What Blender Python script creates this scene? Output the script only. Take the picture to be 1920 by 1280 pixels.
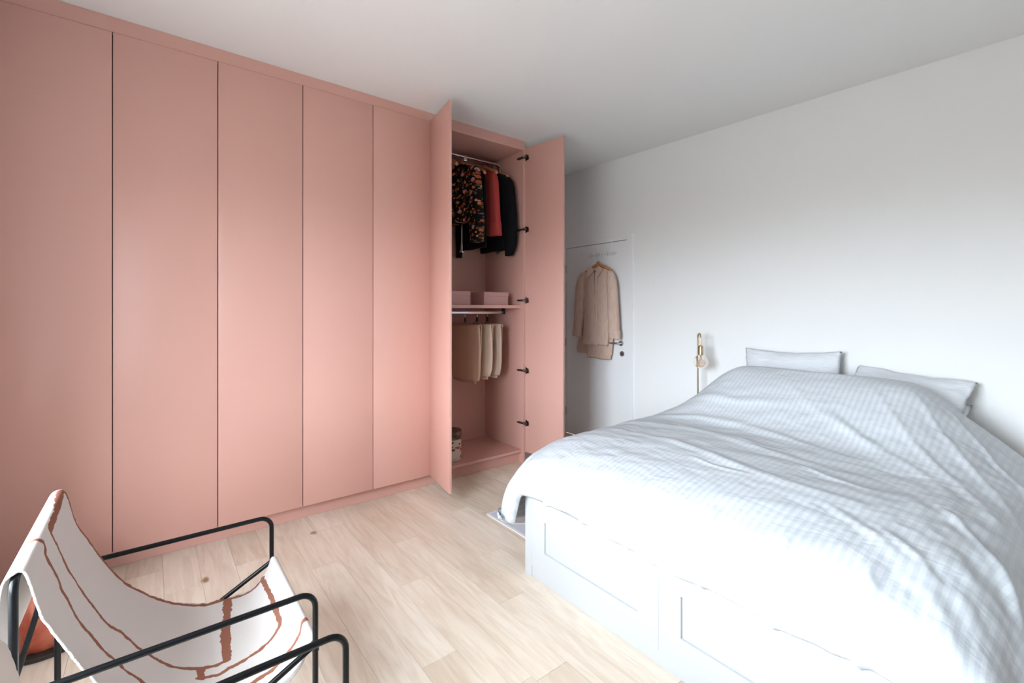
import bpy, bmesh, math, random
import numpy as np
from mathutils import Vector, Matrix

sc = bpy.context.scene
for o in list(bpy.data.objects):
    bpy.data.objects.remove(o, do_unlink=True)
col = sc.collection
PI = math.pi

# ------------------------------------------------------------ camera, sky, light, exposure
YAW = math.radians(51.94)
cd = bpy.data.cameras.new('camera')
cam = bpy.data.objects.new('camera', cd); col.objects.link(cam)
cam.location = (0, 0, 1.39)
cam.rotation_euler = (PI/2, 0, YAW - PI/2)
cd.sensor_width = 36.0
cd.lens = 36.0*863.1/1920
cd.shift_y = -(640-580.5)/1920
cd.clip_start = 0.02
sc.camera = cam

WIN = dict(x=-0.70, y0=0.32, y1=1.88, z0=0.55, z1=2.26)     # the window opening
SKY_UP = 34.5
SKY_LOW = 4.6
EXPOSURE = 0.06
sc.view_settings.view_transform = 'Standard'
sc.view_settings.look = 'None'
sc.view_settings.gamma = 1.0
sc.view_settings.use_curve_mapping = False
sc.view_settings.exposure = EXPOSURE

w = bpy.data.worlds.new('sky'); sc.world = w; w.use_nodes = True
nt = w.node_tree; nt.nodes.clear()
tc = nt.nodes.new('ShaderNodeTexCoord'); sp = nt.nodes.new('ShaderNodeSeparateXYZ')
mr = nt.nodes.new('ShaderNodeMapRange'); mr.inputs['From Min'].default_value = -0.06; mr.inputs['From Max'].default_value = 0.10
mr.interpolation_type = 'SMOOTHSTEP'
mx = nt.nodes.new('ShaderNodeMix'); mx.data_type = 'RGBA'
mx.inputs['A'].default_value = (SKY_LOW*.95, SKY_LOW*.97, SKY_LOW*.92, 1)
mx.inputs['B'].default_value = (SKY_UP*.86, SKY_UP*.98, SKY_UP*1.08, 1)
bg = nt.nodes.new('ShaderNodeBackground'); wo = nt.nodes.new('ShaderNodeOutputWorld')
nt.links.new(tc.outputs['Generated'], sp.inputs[0]); nt.links.new(sp.outputs['Z'], mr.inputs['Value'])
nt.links.new(mr.outputs[0], mx.inputs['Factor']); nt.links.new(mx.outputs['Result'], bg.inputs['Color'])
zr = nt.nodes.new('ShaderNodeMapRange'); zr.inputs['From Max'].default_value = .8; zr.inputs['To Min'].default_value = 1.1; zr.inputs['To Max'].default_value = .68   # hazy sky, brightest near the horizon
nt.links.new(sp.outputs['Z'], zr.inputs['Value']); nt.links.new(zr.outputs[0], bg.inputs['Strength'])
nt.links.new(bg.outputs[0], wo.inputs[0])
pl = bpy.data.lights.new('window_portal', 'AREA'); pl.shape = 'RECTANGLE'
pl.size = WIN['y1']-WIN['y0']; pl.size_y = WIN['z1']-WIN['z0']; pl.cycles.is_portal = True
po = bpy.data.objects.new('window_portal', pl); col.objects.link(po)
po.location = (WIN['x']-.41, (WIN['y0']+WIN['y1'])/2, (WIN['z0']+WIN['z1'])/2)
po.rotation_euler = (PI/2, 0, -PI/2)      # shines along +X

# ------------------------------------------------------------ helpers
def tag(o, label=None, cat=None, group=None, kind=None):
    if label: o['label'] = label
    if cat: o['category'] = cat
    if group: o['group'] = group
    if kind: o['kind'] = kind
    return o

def thing(name, loc, label, cat, group=None):
    o = bpy.data.objects.new(name, None); col.objects.link(o)
    o.location = loc; o.empty_display_size = .1
    o['_w'] = list(loc)
    return tag(o, label, cat, group)

def wloc(o):
    v = Vector((0, 0, 0))
    while o is not None:
        v += o.location; o = o.parent
    return v

def obj(name, bm, mat, parent=None, smooth=False, origin=None):
    """bm is in world coordinates; linked as one mesh object"""
    off = wloc(parent) if parent else Vector((0, 0, 0))
    if origin is not None:
        loc = Vector(origin) - off
        off = Vector(origin)
    else:
        loc = Vector((0, 0, 0))
    bmesh.ops.recalc_face_normals(bm, faces=bm.faces)
    for v in bm.verts: v.co -= off
    me = bpy.data.meshes.new(name); bm.to_mesh(me); bm.free()
    for m in (mat if isinstance(mat, (list, tuple)) else [mat]): me.materials.append(m)
    if smooth:
        me.polygons.foreach_set('use_smooth', [True]*len(me.polygons))
        if smooth != 'all':
            me.set_sharp_from_angle(angle=math.radians(40))
    o = bpy.data.objects.new(name, me); col.objects.link(o)
    o.parent = parent; o.location = loc
    return o

def copy_tree(o, parent=None):
    c = o.copy(); col.objects.link(c); c.parent = parent
    for ch in list(o.children): copy_tree(ch, c)
    return c

def NB(): return bmesh.new()

def box(bm, x0, x1, y0, y1, z0, z1, bev=0.0, seg=2):
    vs = [bm.verts.new((x, y, z)) for x in (x0, x1) for y in (y0, y1) for z in (z0, z1)]
    f = [(0,1,3,2),(4,6,7,5),(0,4,5,1),(2,3,7,6),(0,2,6,4),(1,5,7,3)]
    fs = [bm.faces.new([vs[i] for i in q]) for q in f]
    if bev > 0:
        es = list({e for q in fs for e in q.edges})
        bmesh.ops.bevel(bm, geom=es, offset=bev, segments=seg, affect='EDGES', profile=.5)

def prism(bm, pts, z0, z1, bev=0.0):
    """pts: xy footprint"""
    a = [bm.verts.new((p[0], p[1], z0)) for p in pts]; b = [bm.verts.new((p[0], p[1], z1)) for p in pts]
    fs = [bm.faces.new(a), bm.faces.new(b)]
    n = len(pts)
    for i in range(n): fs.append(bm.faces.new((a[i], a[(i+1) % n], b[(i+1) % n], b[i])))
    if bev > 0:
        bmesh.ops.bevel(bm, geom=list({e for q in fs for e in q.edges}), offset=bev, segments=2, affect='EDGES', profile=.5)

def plate(bm, pts, axis, t):
    """extrude a closed 3-D polygon by vector axis*t"""
    ax = Vector(axis)*t
    a = [bm.verts.new(Vector(p)) for p in pts]; b = [bm.verts.new(Vector(p)+ax) for p in pts]
    bm.faces.new(a); bm.faces.new(b); n = len(pts)
    for i in range(n): bm.faces.new((a[i], a[(i+1) % n], b[(i+1) % n], b[i]))

def fillet(pts, r, n=7):
    pts = [Vector(p) for p in pts]; out = [pts[0]]
    for i in range(1, len(pts)-1):
        p = pts[i]; a = (pts[i-1]-p); b = (pts[i+1]-p)
        rr = min(r, a.length*.49, b.length*.49)
        a.normalize(); b.normalize()
        ang = a.angle(b)
        if ang > PI-.03: out.append(p); continue
        d = min(rr/math.tan(ang/2), (pts[i-1]-p).length*.49, (pts[i+1]-p).length*.49)
        R = d*math.tan(ang/2)
        c = p + (a+b).normalized()*(R/math.sin(ang/2))
        s = p+a*d-c; e = p+b*d-c
        tot = s.angle(e); axis = s.cross(e).normalized()
        for k in range(n+1):
            out.append(c + Matrix.Rotation(tot*k/n, 3, axis) @ s)
    out.append(pts[-1])
    return out

def tube(bm, pts, r, n=12, cap=True, radii=None):
    pts = [Vector(p) for p in pts]
    N = len(pts); rings = []
    t0 = (pts[1]-pts[0]).normalized()
    up = Vector((0, 0, 1)) if abs(t0.z) < .9 else Vector((1, 0, 0))
    u = t0.cross(up).normalized()
    for i in range(N):
        t = (pts[min(i+1, N-1)]-pts[max(i-1, 0)]).normalized()
        u = (u - t*u.dot(t)).normalized(); v = t.cross(u)
        ri = radii[i] if radii else r
        rings.append([bm.verts.new(pts[i] + (u*math.cos(2*PI*k/n)+v*math.sin(2*PI*k/n))*ri) for k in range(n)])
    for i in range(N-1):
        for k in range(n):
            bm.faces.new((rings[i][k], rings[i][(k+1) % n], rings[i+1][(k+1) % n], rings[i+1][k]))
    if cap:
        bm.faces.new(rings[0]); bm.faces.new(rings[-1])

def lathe(bm, prof, c, n=32, axis='Z', close=False):
    """prof: (r,h)"""
    rings = []
    for r, h in prof:
        ring = []
        for k in range(n):
            a = 2*PI*k/n
            if axis == 'Z': p = (c[0]+r*math.cos(a), c[1]+r*math.sin(a), c[2]+h)
            elif axis == 'X': p = (c[0]+h, c[1]+r*math.cos(a), c[2]+r*math.sin(a))
            ring.append(bm.verts.new(p))
        rings.append(ring)
    for i in range(len(rings)-1):
        for k in range(n):
            bm.faces.new((rings[i][k], rings[i][(k+1) % n], rings[i+1][(k+1) % n], rings[i+1][k]))
    bm.faces.new(rings[0]); bm.faces.new(rings[-1])

def grid_mesh(bm, P):
    n, m = P.shape[:2]
    vs = [[bm.verts.new(P[i, j]) for j in range(m)] for i in range(n)]
    for i in range(n-1):
        for j in range(m-1):
            bm.faces.new((vs[i][j], vs[i+1][j], vs[i+1][j+1], vs[i][j+1]))
    return vs

def catmull(P, n):
    P = np.array(P, float); out = []
    Q = np.vstack([2*P[0]-P[1], P, 2*P[-1]-P[-2]])
    for i in range(1, len(Q)-2):
        a, b, c, d = Q[i-1:i+3]
        for t in np.linspace(0, 1, n, endpoint=False):
            out.append(.5*((2*b)+(c-a)*t+(2*a-5*b+4*c-d)*t*t+(3*b-a-3*c+d)*t**3))
    out.append(P[-1]); return np.array(out)

def resample(C, n):
    S = np.r_[0, np.cumsum(np.linalg.norm(np.diff(C, axis=0), axis=1))]
    s = np.linspace(0, S[-1], n)
    return np.stack([np.interp(s, S, C[:, k]) for k in range(C.shape[1])], 1), s

def vnoise(x, y, seed=0):
    """smooth value noise on arrays, about -1..1"""
    xi = np.floor(x).astype(np.int64); yi = np.floor(y).astype(np.int64)
    fx = x-xi; fy = y-yi
    fx = fx*fx*fx*(fx*(fx*6-15)+10); fy = fy*fy*fy*(fy*(fy*6-15)+10)
    def h(a, b):
        n = (a*374761393 + b*668265263 + seed*974634777) & 0xffffffff
        n = ((n ^ (n >> 13))*1274126177) & 0xffffffff
        return ((n ^ (n >> 16)) & 0xffff)/32767.5-1
    return (h(xi, yi)*(1-fx)+h(xi+1, yi)*fx)*(1-fy)+(h(xi, yi+1)*(1-fx)+h(xi+1, yi+1)*fx)*fy

def sstep(a, b, x):
    t = np.clip((x-a)/(b-a), 0, 1); return t*t*(3-2*t)

# ------------------------------------------------------------ materials
def srgb(r, g, b):
    f = lambda c: (c/255)/12.92 if c/255 <= .04045 else (((c/255)+.055)/1.055)**2.4
    return (f(r), f(g), f(b), 1)

def mat(name, c, rough=.5, metal=0, spec=.5, **kw):
    m = bpy.data.materials.new(name); m.use_nodes = True
    p = m.node_tree.nodes['Principled BSDF']
    p.inputs['Base Color'].default_value = c; p.inputs['Roughness'].default_value = rough
    p.inputs['Metallic'].default_value = metal; p.inputs['Specular IOR Level'].default_value = spec
    for k, v in kw.items(): p.inputs[k].default_value = v
    return m

def nodes(m): return m.node_tree.nodes, m.node_tree.links, m.node_tree.nodes['Principled BSDF']

def add_bump(m, scale, strength, dist=.002, detail=4, coord='Object', stretch=None):
    N, L, p = nodes(m)
    t = N.new('ShaderNodeTexCoord'); no = N.new('ShaderNodeTexNoise'); b = N.new('ShaderNodeBump')
    no.inputs['Scale'].default_value = scale; no.inputs['Detail'].default_value = detail
    src = t.outputs[coord]
    if stretch:
        mp = N.new('ShaderNodeMapping'); mp.inputs['Scale'].default_value = stretch
        L.new(src, mp.inputs[0]); src = mp.outputs[0]
    L.new(src, no.inputs['Vector']); L.new(no.outputs[0], b.inputs['Height'])
    b.inputs['Strength'].default_value = strength; b.inputs['Distance'].default_value = dist
    L.new(b.outputs[0], p.inputs['Normal'])
    return no, b

def mottled(m, c1, c2, scale, detail=5, lo=.4, hi=.6, stretch=None, coord='Object'):
    N, L, p = nodes(m)
    t = N.new('ShaderNodeTexCoord'); no = N.new('ShaderNodeTexNoise'); cr = N.new('ShaderNodeValToRGB')
    no.inputs['Scale'].default_value = scale; no.inputs['Detail'].default_value = detail
    src = t.outputs[coord]
    if stretch:
        mp = N.new('ShaderNodeMapping'); mp.inputs['Scale'].default_value = stretch
        L.new(src, mp.inputs[0]); src = mp.outputs[0]
    L.new(src, no.inputs['Vector'])
    cr.color_ramp.elements[0].position = lo; cr.color_ramp.elements[0].color = c1
    cr.color_ramp.elements[1].position = hi; cr.color_ramp.elements[1].color = c2
    L.new(no.outputs[0], cr.inputs[0]); L.new(cr.outputs[0], p.inputs['Base Color'])
    return no, cr

M = {}
M['wall'] = mat('wall_paint', (.87, .87, .865, 1), .75, spec=.3); add_bump(M['wall'], 60, .06, .001)
M['ceiling'] = mat('ceiling_paint', (.87, .865, .86, 1), .8, spec=.2); add_bump(M['ceiling'], 40, .05, .001)
M['pink'] = mat('pink_lacquer', (.66, .365, .305, 1), .42, spec=.45); add_bump(M['pink'], 180, .04, .0005)
M['pink_box'] = mat('pink_card', (.52, .29, .27, 1), .6); add_bump(M['pink_box'], 300, .08, .0005)
M['dark_gap'] = mat('gap_shade_paint', (.05, .02, .015, 1), .8)  # near-black colour standing in for the shade in door gaps
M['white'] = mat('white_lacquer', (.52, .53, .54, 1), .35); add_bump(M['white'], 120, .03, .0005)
M['door'] = mat('door_paint', (.86, .86, .87, 1), .45); add_bump(M['door'], 90, .03, .0005)
M['edge'] = mat('pale_door_edge', (.70, .43, .36, 1), .4)
M['black'] = mat('black_powder_coat', (.002, .003, .004, 1), .3, spec=.3); add_bump(M['black'], 900, .05, .0003)
M['chrome'] = mat('chrome', (.75, .75, .77, 1), .18, 1)
M['steel'] = mat('brushed_steel', (.55, .54, .53, 1), .3, 1); add_bump(M['steel'], 60, .05, .0003, stretch=(1, 30, 1))
M['hinge_metal'] = mat('dark_nickel', (.16, .13, .12, 1), .25, 1)
M['hinge_dark'] = mat('dark_hinge_cover', (.02, .015, .013, 1), .4)
M['brass'] = mat('brass', (.62, .45, .27, 1), .28, 1); add_bump(M['brass'], 80, .03, .0003)
M['hanger'] = mat('beech_hanger', srgb(196, 128, 84), .4)
mottled(M['hanger'], srgb(184, 114, 72), srgb(210, 146, 100), 20, stretch=(1, 1, 8))
M['wire'] = mat('white_rack', (.82, .80, .80, 1), .35)
M['glass'] = mat('clear_glass', (1, .96, .92, 1), .02, **{'Transmission Weight': 1.0, 'IOR': 1.04})
M['amber'] = mat('amber_glass', (.95, .80, .68, 1), .1, **{'Transmission Weight': .7, 'IOR': 1.2})
M['black_cloth'] = mat('black_cloth', (.006, .006, .008, 1), .9, spec=.15); add_bump(M['black_cloth'], 160, .2, .001)
M['red_cloth'] = mat('coral_red_cloth', (.42, .055, .05, 1), .8, spec=.2); add_bump(M['red_cloth'], 160, .2, .001)
M['label'] = mat('woven_label', (.5, .42, .36, 1), .7)
M['linen'] = mat('tan_linen', srgb(205, 176, 160), .9, spec=.15)
mottled(M['linen'], srgb(202, 174, 158), srgb(210, 183, 168), 45, stretch=(1, 1, .3)); add_bump(M['linen'], 300, .25, .001)
for k, c in (('trouser1', srgb(218, 184, 160)), ('trouser2', srgb(222, 196, 176)), ('trouser3', srgb(206, 182, 166))):
    M[k] = mat('cotton_'+k, c, .9, spec=.15); add_bump(M[k], 260, .2, .001)
M['mattress'] = mat('mattress_ticking', (.78, .78, .78, 1), .9); add_bump(M['mattress'], 200, .2, .001)
M['saltwood'] = mat('dark_wood_base', (.02, .013, .01, 1), .5)
M['cord'] = mat('flex_cord', srgb(190, 130, 105), .5)
M['grey_cord'] = mat('window_frame_paint', (.8, .8, .8, 1), .4)

# floral print: dark ground with coloured blotches
def floral(name, ground, cols, scale, dens=.5):
    m = mat(name, ground, .8, spec=.2); N, L, p = nodes(m)
    t = N.new('ShaderNodeTexCoord'); prev = None
    dn = N.new('ShaderNodeTexNoise'); dn.inputs['Scale'].default_value = scale*1.1; dn.inputs['Detail'].default_value = 3
    L.new(t.outputs['Object'], dn.inputs['Vector'])
    sc_ = N.new('ShaderNodeVectorMath'); sc_.operation = 'SCALE'; sc_.inputs['Scale'].default_value = .09
    L.new(dn.outputs['Color'], sc_.inputs[0])
    ad = N.new('ShaderNodeVectorMath'); ad.operation = 'ADD'
    L.new(t.outputs['Object'], ad.inputs[0]); L.new(sc_.outputs[0], ad.inputs[1])
    base = None
    for i, (c, s, th) in enumerate(cols):
        mp = N.new('ShaderNodeMapping'); mp.inputs['Location'].default_value = (i*3.1, i*1.7, i*2.3)
        mp.inputs['Scale'].default_value = (.25, 1, 1)
        L.new(ad.outputs[0], mp.inputs[0])
        vo = N.new('ShaderNodeTexVoronoi'); vo.inputs['Scale'].default_value = scale*s
        L.new(mp.outputs[0], vo.inputs['Vector'])
        lt = N.new('ShaderNodeMath'); lt.operation = 'LESS_THAN'; lt.inputs[1].default_value = th
        L.new(vo.outputs['Distance'], lt.inputs[0])
        mm = N.new('ShaderNodeMix'); mm.data_type = 'RGBA'
        L.new(lt.outputs[0], mm.inputs['Factor']); mm.inputs['B'].default_value = c
        if base is None: mm.inputs['A'].default_value = ground
        else: L.new(base, mm.inputs['A'])
        base = mm.outputs['Result']
    L.new(base, p.inputs['Base Color'])
    return m
M['floral'] = floral('floral_print', srgb(14, 12, 12),
    [(srgb(74, 72, 50), 24, .30), (srgb(168, 84, 52), 20, .30), (srgb(196, 140, 136), 15, .28),
     (srgb(120, 44, 38), 22, .26), (srgb(200, 142, 72), 30, .22), (srgb(86, 100, 98), 28, .20)], 1.0)
M['floral_box'] = floral('floral_card', srgb(206, 190, 176),
    [(srgb(48, 48, 40), 17, .30), (srgb(86, 78, 60), 22, .26), (srgb(190, 84, 84), 15, .20), (srgb(40, 34, 30), 26, .2)], 1.0)

# oak plank
m = mat('oak_plank', srgb(214, 184, 158), .42, spec=.35); M['oak'] = m; N, L, p = nodes(m)
geo = N.new('ShaderNodeNewGeometry'); oi = N.new('ShaderNodeObjectInfo')
cb = N.new('ShaderNodeCombineXYZ'); ml = N.new('ShaderNodeMath'); ml.operation = 'MULTIPLY'; ml.inputs[1].default_value = 37.0
L.new(oi.outputs['Random'], ml.inputs[0]); L.new(ml.outputs[0], cb.inputs['Z']); L.new(ml.outputs[0], cb.inputs['Y'])
ad = N.new('ShaderNodeVectorMath'); ad.operation = 'ADD'; L.new(geo.outputs['Position'], ad.inputs[0]); L.new(cb.outputs[0], ad.inputs[1])
mp = N.new('ShaderNodeMapping'); mp.inputs['Scale'].default_value = (1, .10, 1); L.new(ad.outputs[0], mp.inputs[0])
n1 = N.new('ShaderNodeTexNoise'); n1.inputs['Scale'].default_value = 26; n1.inputs['Detail'].default_value = 7; n1.inputs['Distortion'].default_value = 1.6
L.new(mp.outputs[0], n1.inputs['Vector'])
mp2 = N.new('ShaderNodeMapping'); mp2.inputs['Scale'].default_value = (1, .22, 1); L.new(ad.outputs[0], mp2.inputs[0])
n2 = N.new('ShaderNodeTexNoise'); n2.inputs['Scale'].default_value = 6; n2.inputs['Detail'].default_value = 3; n2.inputs['Distortion'].default_value = 1.0
L.new(mp2.outputs[0], n2.inputs['Vector'])
r1 = N.new('ShaderNodeValToRGB'); r1.color_ramp.elements[0].position = .32; r1.color_ramp.elements[0].color = srgb(226, 211, 194)
r1.color_ramp.elements[1].position = .62; r1.color_ramp.elements[1].color = srgb(240, 228, 213)
L.new(n1.outputs[0], r1.inputs[0])
r2 = N.new('ShaderNodeValToRGB'); r2.color_ramp.elements[0].position = .35; r2.color_ramp.elements[0].color = (.93, .90, .87, 1)
r2.color_ramp.elements[1].position = .6; r2.color_ramp.elements[1].color = (1, 1, 1, 1)
L.new(n2.outputs[0], r2.inputs[0])
mu = N.new('ShaderNodeMix'); mu.data_type = 'RGBA'; mu.blend_type = 'MULTIPLY'; mu.inputs['Factor'].default_value = 1
L.new(r1.outputs[0], mu.inputs['A']); L.new(r2.outputs[0], mu.inputs['B'])
r3 = N.new('ShaderNodeValToRGB'); r3.color_ramp.elements[0].color = (.86, .82, .78, 1); r3.color_ramp.elements[1].color = (1.0, 1.0, 1.0, 1)
e = r3.color_ramp.elements.new(.5); e.color = (.95, .93, .91, 1)
L.new(oi.outputs['Random'], r3.inputs[0])
mu2 = N.new('ShaderNodeMix'); mu2.data_type = 'RGBA'; mu2.blend_type = 'MULTIPLY'; mu2.inputs['Factor'].default_value = 1
L.new(mu.outputs['Result'], mu2.inputs['A']); L.new(r3.outputs[0], mu2.inputs['B'])
# knots
mp3 = N.new('ShaderNodeMapping'); mp3.inputs['Scale'].default_value = (1, .62, 0); L.new(geo.outputs['Position'], mp3.inputs[0])
nd = N.new('ShaderNodeTexNoise'); nd.inputs['Scale'].default_value = 30; L.new(mp3.outputs[0], nd.inputs['Vector'])
sv = N.new('ShaderNodeVectorMath'); sv.operation = 'SCALE'; sv.inputs['Scale'].default_value = .02; L.new(nd.outputs['Color'], sv.inputs[0])
av = N.new('ShaderNodeVectorMath'); av.operation = 'ADD'; L.new(mp3.outputs[0], av.inputs[0]); L.new(sv.outputs[0], av.inputs[1])
vo = N.new('ShaderNodeTexVoronoi'); vo.inputs['Scale'].default_value = 3.3; L.new(av.outputs[0], vo.inputs['Vector'])
r4 = N.new('ShaderNodeValToRGB'); r4.color_ramp.elements[0].position = .028; r4.color_ramp.elements[0].color = srgb(182, 156, 140)
r4.color_ramp.elements[1].position = .075; r4.color_ramp.elements[1].color = (1, 1, 1, 1)
L.new(vo.outputs['Distance'], r4.inputs[0])
mu3 = N.new('ShaderNodeMix'); mu3.data_type = 'RGBA'; mu3.blend_type = 'MULTIPLY'; mu3.inputs['Factor'].default_value = 1
L.new(mu2.outputs['Result'], mu3.inputs['A']); L.new(r4.outputs[0], mu3.inputs['B'])
# fine dark cracks running with the grain
mp4 = N.new('ShaderNodeMapping'); mp4.inputs['Scale'].default_value = (1, .07, 1); L.new(ad.outputs[0], mp4.inputs[0])
n4 = N.new('ShaderNodeTexNoise'); n4.inputs['Scale'].default_value = 17; n4.inputs['Detail'].default_value = 2; L.new(mp4.outputs[0], n4.inputs['Vector'])
r5 = N.new('ShaderNodeValToRGB'); r5.color_ramp.elements[0].position = .74; r5.color_ramp.elements[0].color = (1, 1, 1, 1)
r5.color_ramp.elements[1].position = .79; r5.color_ramp.elements[1].color = (.72, .62, .55, 1)
L.new(n4.outputs[0], r5.inputs[0])
mu4 = N.new('ShaderNodeMix'); mu4.data_type = 'RGBA'; mu4.blend_type = 'MULTIPLY'; mu4.inputs['Factor'].default_value = 1
L.new(mu3.outputs['Result'], mu4.inputs['A']); L.new(r5.outputs[0], mu4.inputs['B'])
L.new(mu4.outputs['Result'], p.inputs['Base Color'])
bp = N.new('ShaderNodeBump'); bp.inputs['Strength'].default_value = .12; bp.inputs['Distance'].default_value = .001
L.new(n1.outputs[0], bp.inputs['Height']); L.new(bp.outputs[0], p.inputs['Normal'])
M['subfloor'] = mat('subfloor', (.30, .19, .13, 1), .9)

# satin-striped duvet cotton (stripes run along the bed, woven into the cloth)
m = mat('striped_satin_cotton', (.8, .8, .8, 1), .6, spec=.3); M['duvet'] = m; N, L, p = nodes(m)
uv = N.new('ShaderNodeUVMap'); uv.uv_map = 'cloth'; su = N.new('ShaderNodeSeparateXYZ'); L.new(uv.outputs[0], su.inputs[0])
ms = N.new('ShaderNodeMath'); ms.operation = 'MULTIPLY'; ms.inputs[1].default_value = 2*PI/.0265; L.new(su.outputs['Y'], ms.inputs[0])
sn = N.new('ShaderNodeMath'); sn.operation = 'SINE'; L.new(ms.outputs[0], sn.inputs[0])
rr = N.new('ShaderNodeValToRGB'); rr.color_ramp.elements[0].position = .38; rr.color_ramp.elements[0].color = (.56, .59, .63, 1)
rr.color_ramp.elements[1].position = .62; rr.color_ramp.elements[1].color = (.63, .66, .695, 1)
m2 = N.new('ShaderNodeMath'); m2.operation = 'MULTIPLY_ADD'; m2.inputs[1].default_value = .5; m2.inputs[2].default_value = .5
L.new(sn.outputs[0], m2.inputs[0]); L.new(m2.outputs[0], rr.inputs[0]); L.new(rr.outputs[0], p.inputs['Base Color'])
rg = N.new('ShaderNodeMapRange'); rg.inputs['To Min'].default_value = .42; rg.inputs['To Max'].default_value = .75
L.new(m2.outputs[0], rg.inputs[0]); L.new(rg.outputs[0], p.inputs['Roughness'])
t_ = N.new('ShaderNodeTexCoord')
mpa = N.new('ShaderNodeMapping'); mpa.inputs['Scale'].default_value = (1.0, .45, 1); mpa.inputs['Rotation'].default_value = (0, 0, .5)
L.new(uv.outputs[0], mpa.inputs[0])
na = N.new('ShaderNodeTexNoise'); na.inputs['Scale'].default_value = 13; na.inputs['Detail'].default_value = 4; na.inputs['Distortion'].default_value = .9
L.new(mpa.outputs[0], na.inputs['Vector'])
ba = N.new('ShaderNodeBump'); ba.inputs['Strength'].default_value = .34; ba.inputs['Distance'].default_value = .014
L.new(na.outputs[0], ba.inputs['Height']); L.new(ba.outputs[0], p.inputs['Normal'])

m = mat('pillow_cotton', (.72, .74, .775, 1), .75, spec=.2); M['pillow'] = m
add_bump(m, 11, .9, .02, detail=6, stretch=(1, .6, 2.2))

# sling canvas: ivory with brushed rust lines (point colour = the printed lines)
m = mat('sling_canvas', srgb(232, 222, 212), .9, spec=.15); M['sling'] = m; N, L, p = nodes(m)
at = N.new('ShaderNodeAttribute'); at.attribute_name = 'print'
mm = N.new('ShaderNodeMix'); mm.data_type = 'RGBA'; mm.inputs['A'].default_value = srgb(216, 210, 206); mm.inputs['B'].default_value = srgb(148, 98, 80)
rt = N.new('ShaderNodeValToRGB'); rt.color_ramp.elements[0].position = .38; rt.color_ramp.elements[1].position = .62
L.new(at.outputs['Fac'], rt.inputs[0]); L.new(rt.outputs[0], mm.inputs['Factor']); L.new(mm.outputs['Result'], p.inputs['Base Color'])
add_bump(m, 350, .3, .0012)

M['plain_sling'] = mat('plain_canvas', srgb(222, 212, 203), .9, spec=.15); add_bump(M['plain_sling'], 350, .3, .0012)
# salt crystal
m = mat('salt_crystal', srgb(214, 108, 78), .35, spec=.5, **{'Subsurface Weight': .25, 'Subsurface Scale': .03}); M['salt'] = m
mottled(m, srgb(150, 48, 28), srgb(206, 122, 96), 9, detail=6, lo=.35, hi=.68); add_bump(m, 26, .6, .01)

# rug
m = mat('grey_rug', (.4, .4, .42, 1), .95, spec=.1); M['rug'] = m; N, L, p = nodes(m)
t = N.new('ShaderNodeTexCoord'); wv = N.new('ShaderNodeTexWave'); wv.wave_type = 'RINGS'; wv.rings_direction = 'Z'
wv.inputs['Scale'].default_value = .62; wv.inputs['Distortion'].default_value = 1.0; wv.inputs['Detail'].default_value = 0
mpw = N.new('ShaderNodeMapping'); mpw.inputs['Location'].default_value = (.55, -.15, 0)
L.new(t.outputs['Object'], mpw.inputs[0]); L.new(mpw.outputs[0], wv.inputs['Vector'])
cr = N.new('ShaderNodeValToRGB'); cr.color_ramp.interpolation = 'CONSTANT'
cr.color_ramp.elements[0].color = srgb(172, 164, 166); cr.color_ramp.elements[1].color = srgb(228, 228, 232); cr.color_ramp.elements[1].position = .42
e = cr.color_ramp.elements.new(.55); e.color = srgb(206, 208, 216)
L.new(wv.outputs['Fac'], cr.inputs[0]); L.new(cr.outputs[0], p.inputs['Base Color']); add_bump(m, 500, .6, .003)
M['rug_edge'] = mat('rug_binding', (.75, .74, .74, 1), .9)

# ------------------------------------------------------------ room shell
XB, XW, YL, YR = 3.70, WIN['x'], 3.87, -2.4
def zc(x, y): return 2.912 - .008*(x-3.7) + .0135*(y-3.22)       # the old ceiling is a little out of level

bm = NB(); box(bm, XW-.40, XB+.2, YR-.2, YL+.2, -.12, -.0135)
floor = tag(obj('floor', bm, M['subfloor']), 'pale oak plank floor', kind='structure')
bm = NB()
c = [(XW-.40, YR-.2), (XB+.2, YR-.2), (XB+.2, YL+.2), (XW-.40, YL+.2)]
lo = [bm.verts.new((x, y, zc(x, y))) for x, y in c]; hi = [bm.verts.new((x, y, 3.15)) for x, y in c]
bm.faces.new(lo); bm.faces.new(hi)
for i in range(4): bm.faces.new((lo[i], lo[(i+1) % 4], hi[(i+1) % 4], hi[i]))
tag(obj('ceiling', bm, M['ceiling']), 'plain white ceiling', kind='structure')
bm = NB(); box(bm, XB, XB+.18, YR, 2.845, -.0135, 3.1); box(bm, XB, XB+.18, 2.845, 3.755, 2.10, 3.1); box(bm, XB, XB+.18, 3.755, YL, -.0135, 3.1)
tag(obj('wall_back', bm, M['wall']), 'white wall behind the bed head', kind='structure')
bm = NB(); box(bm, XW, XB+.18, YL, YL+.15, -.0135, 3.1)
tag(obj('wall_left', bm, M['wall']), 'white wall behind the wardrobe', kind='structure')
bm = NB(); box(bm, XW, XB+.18, YR-.15, YR, -.0135, 3.1)
tag(obj('wall_right', bm, M['wall']), kind='structure')
bm = NB(); W_ = WIN
box(bm, XW-.40, XW, YR-.15, W_['y0'], -.0135, 3.1); box(bm, XW-.40, XW, W_['y1'], YL+.15, -.0135, 3.1)
box(bm, XW-.40, XW, W_['y0'], W_['y1'], -.0135, W_['z0']); box(bm, XW-.40, XW, W_['y0'], W_['y1'], W_['z1'], 3.1)
tag(obj('wall_front', bm, M['wall']), kind='structure')
bm = NB(); fx0, fx1 = XW-.40, XW-.35; q = .045
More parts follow.
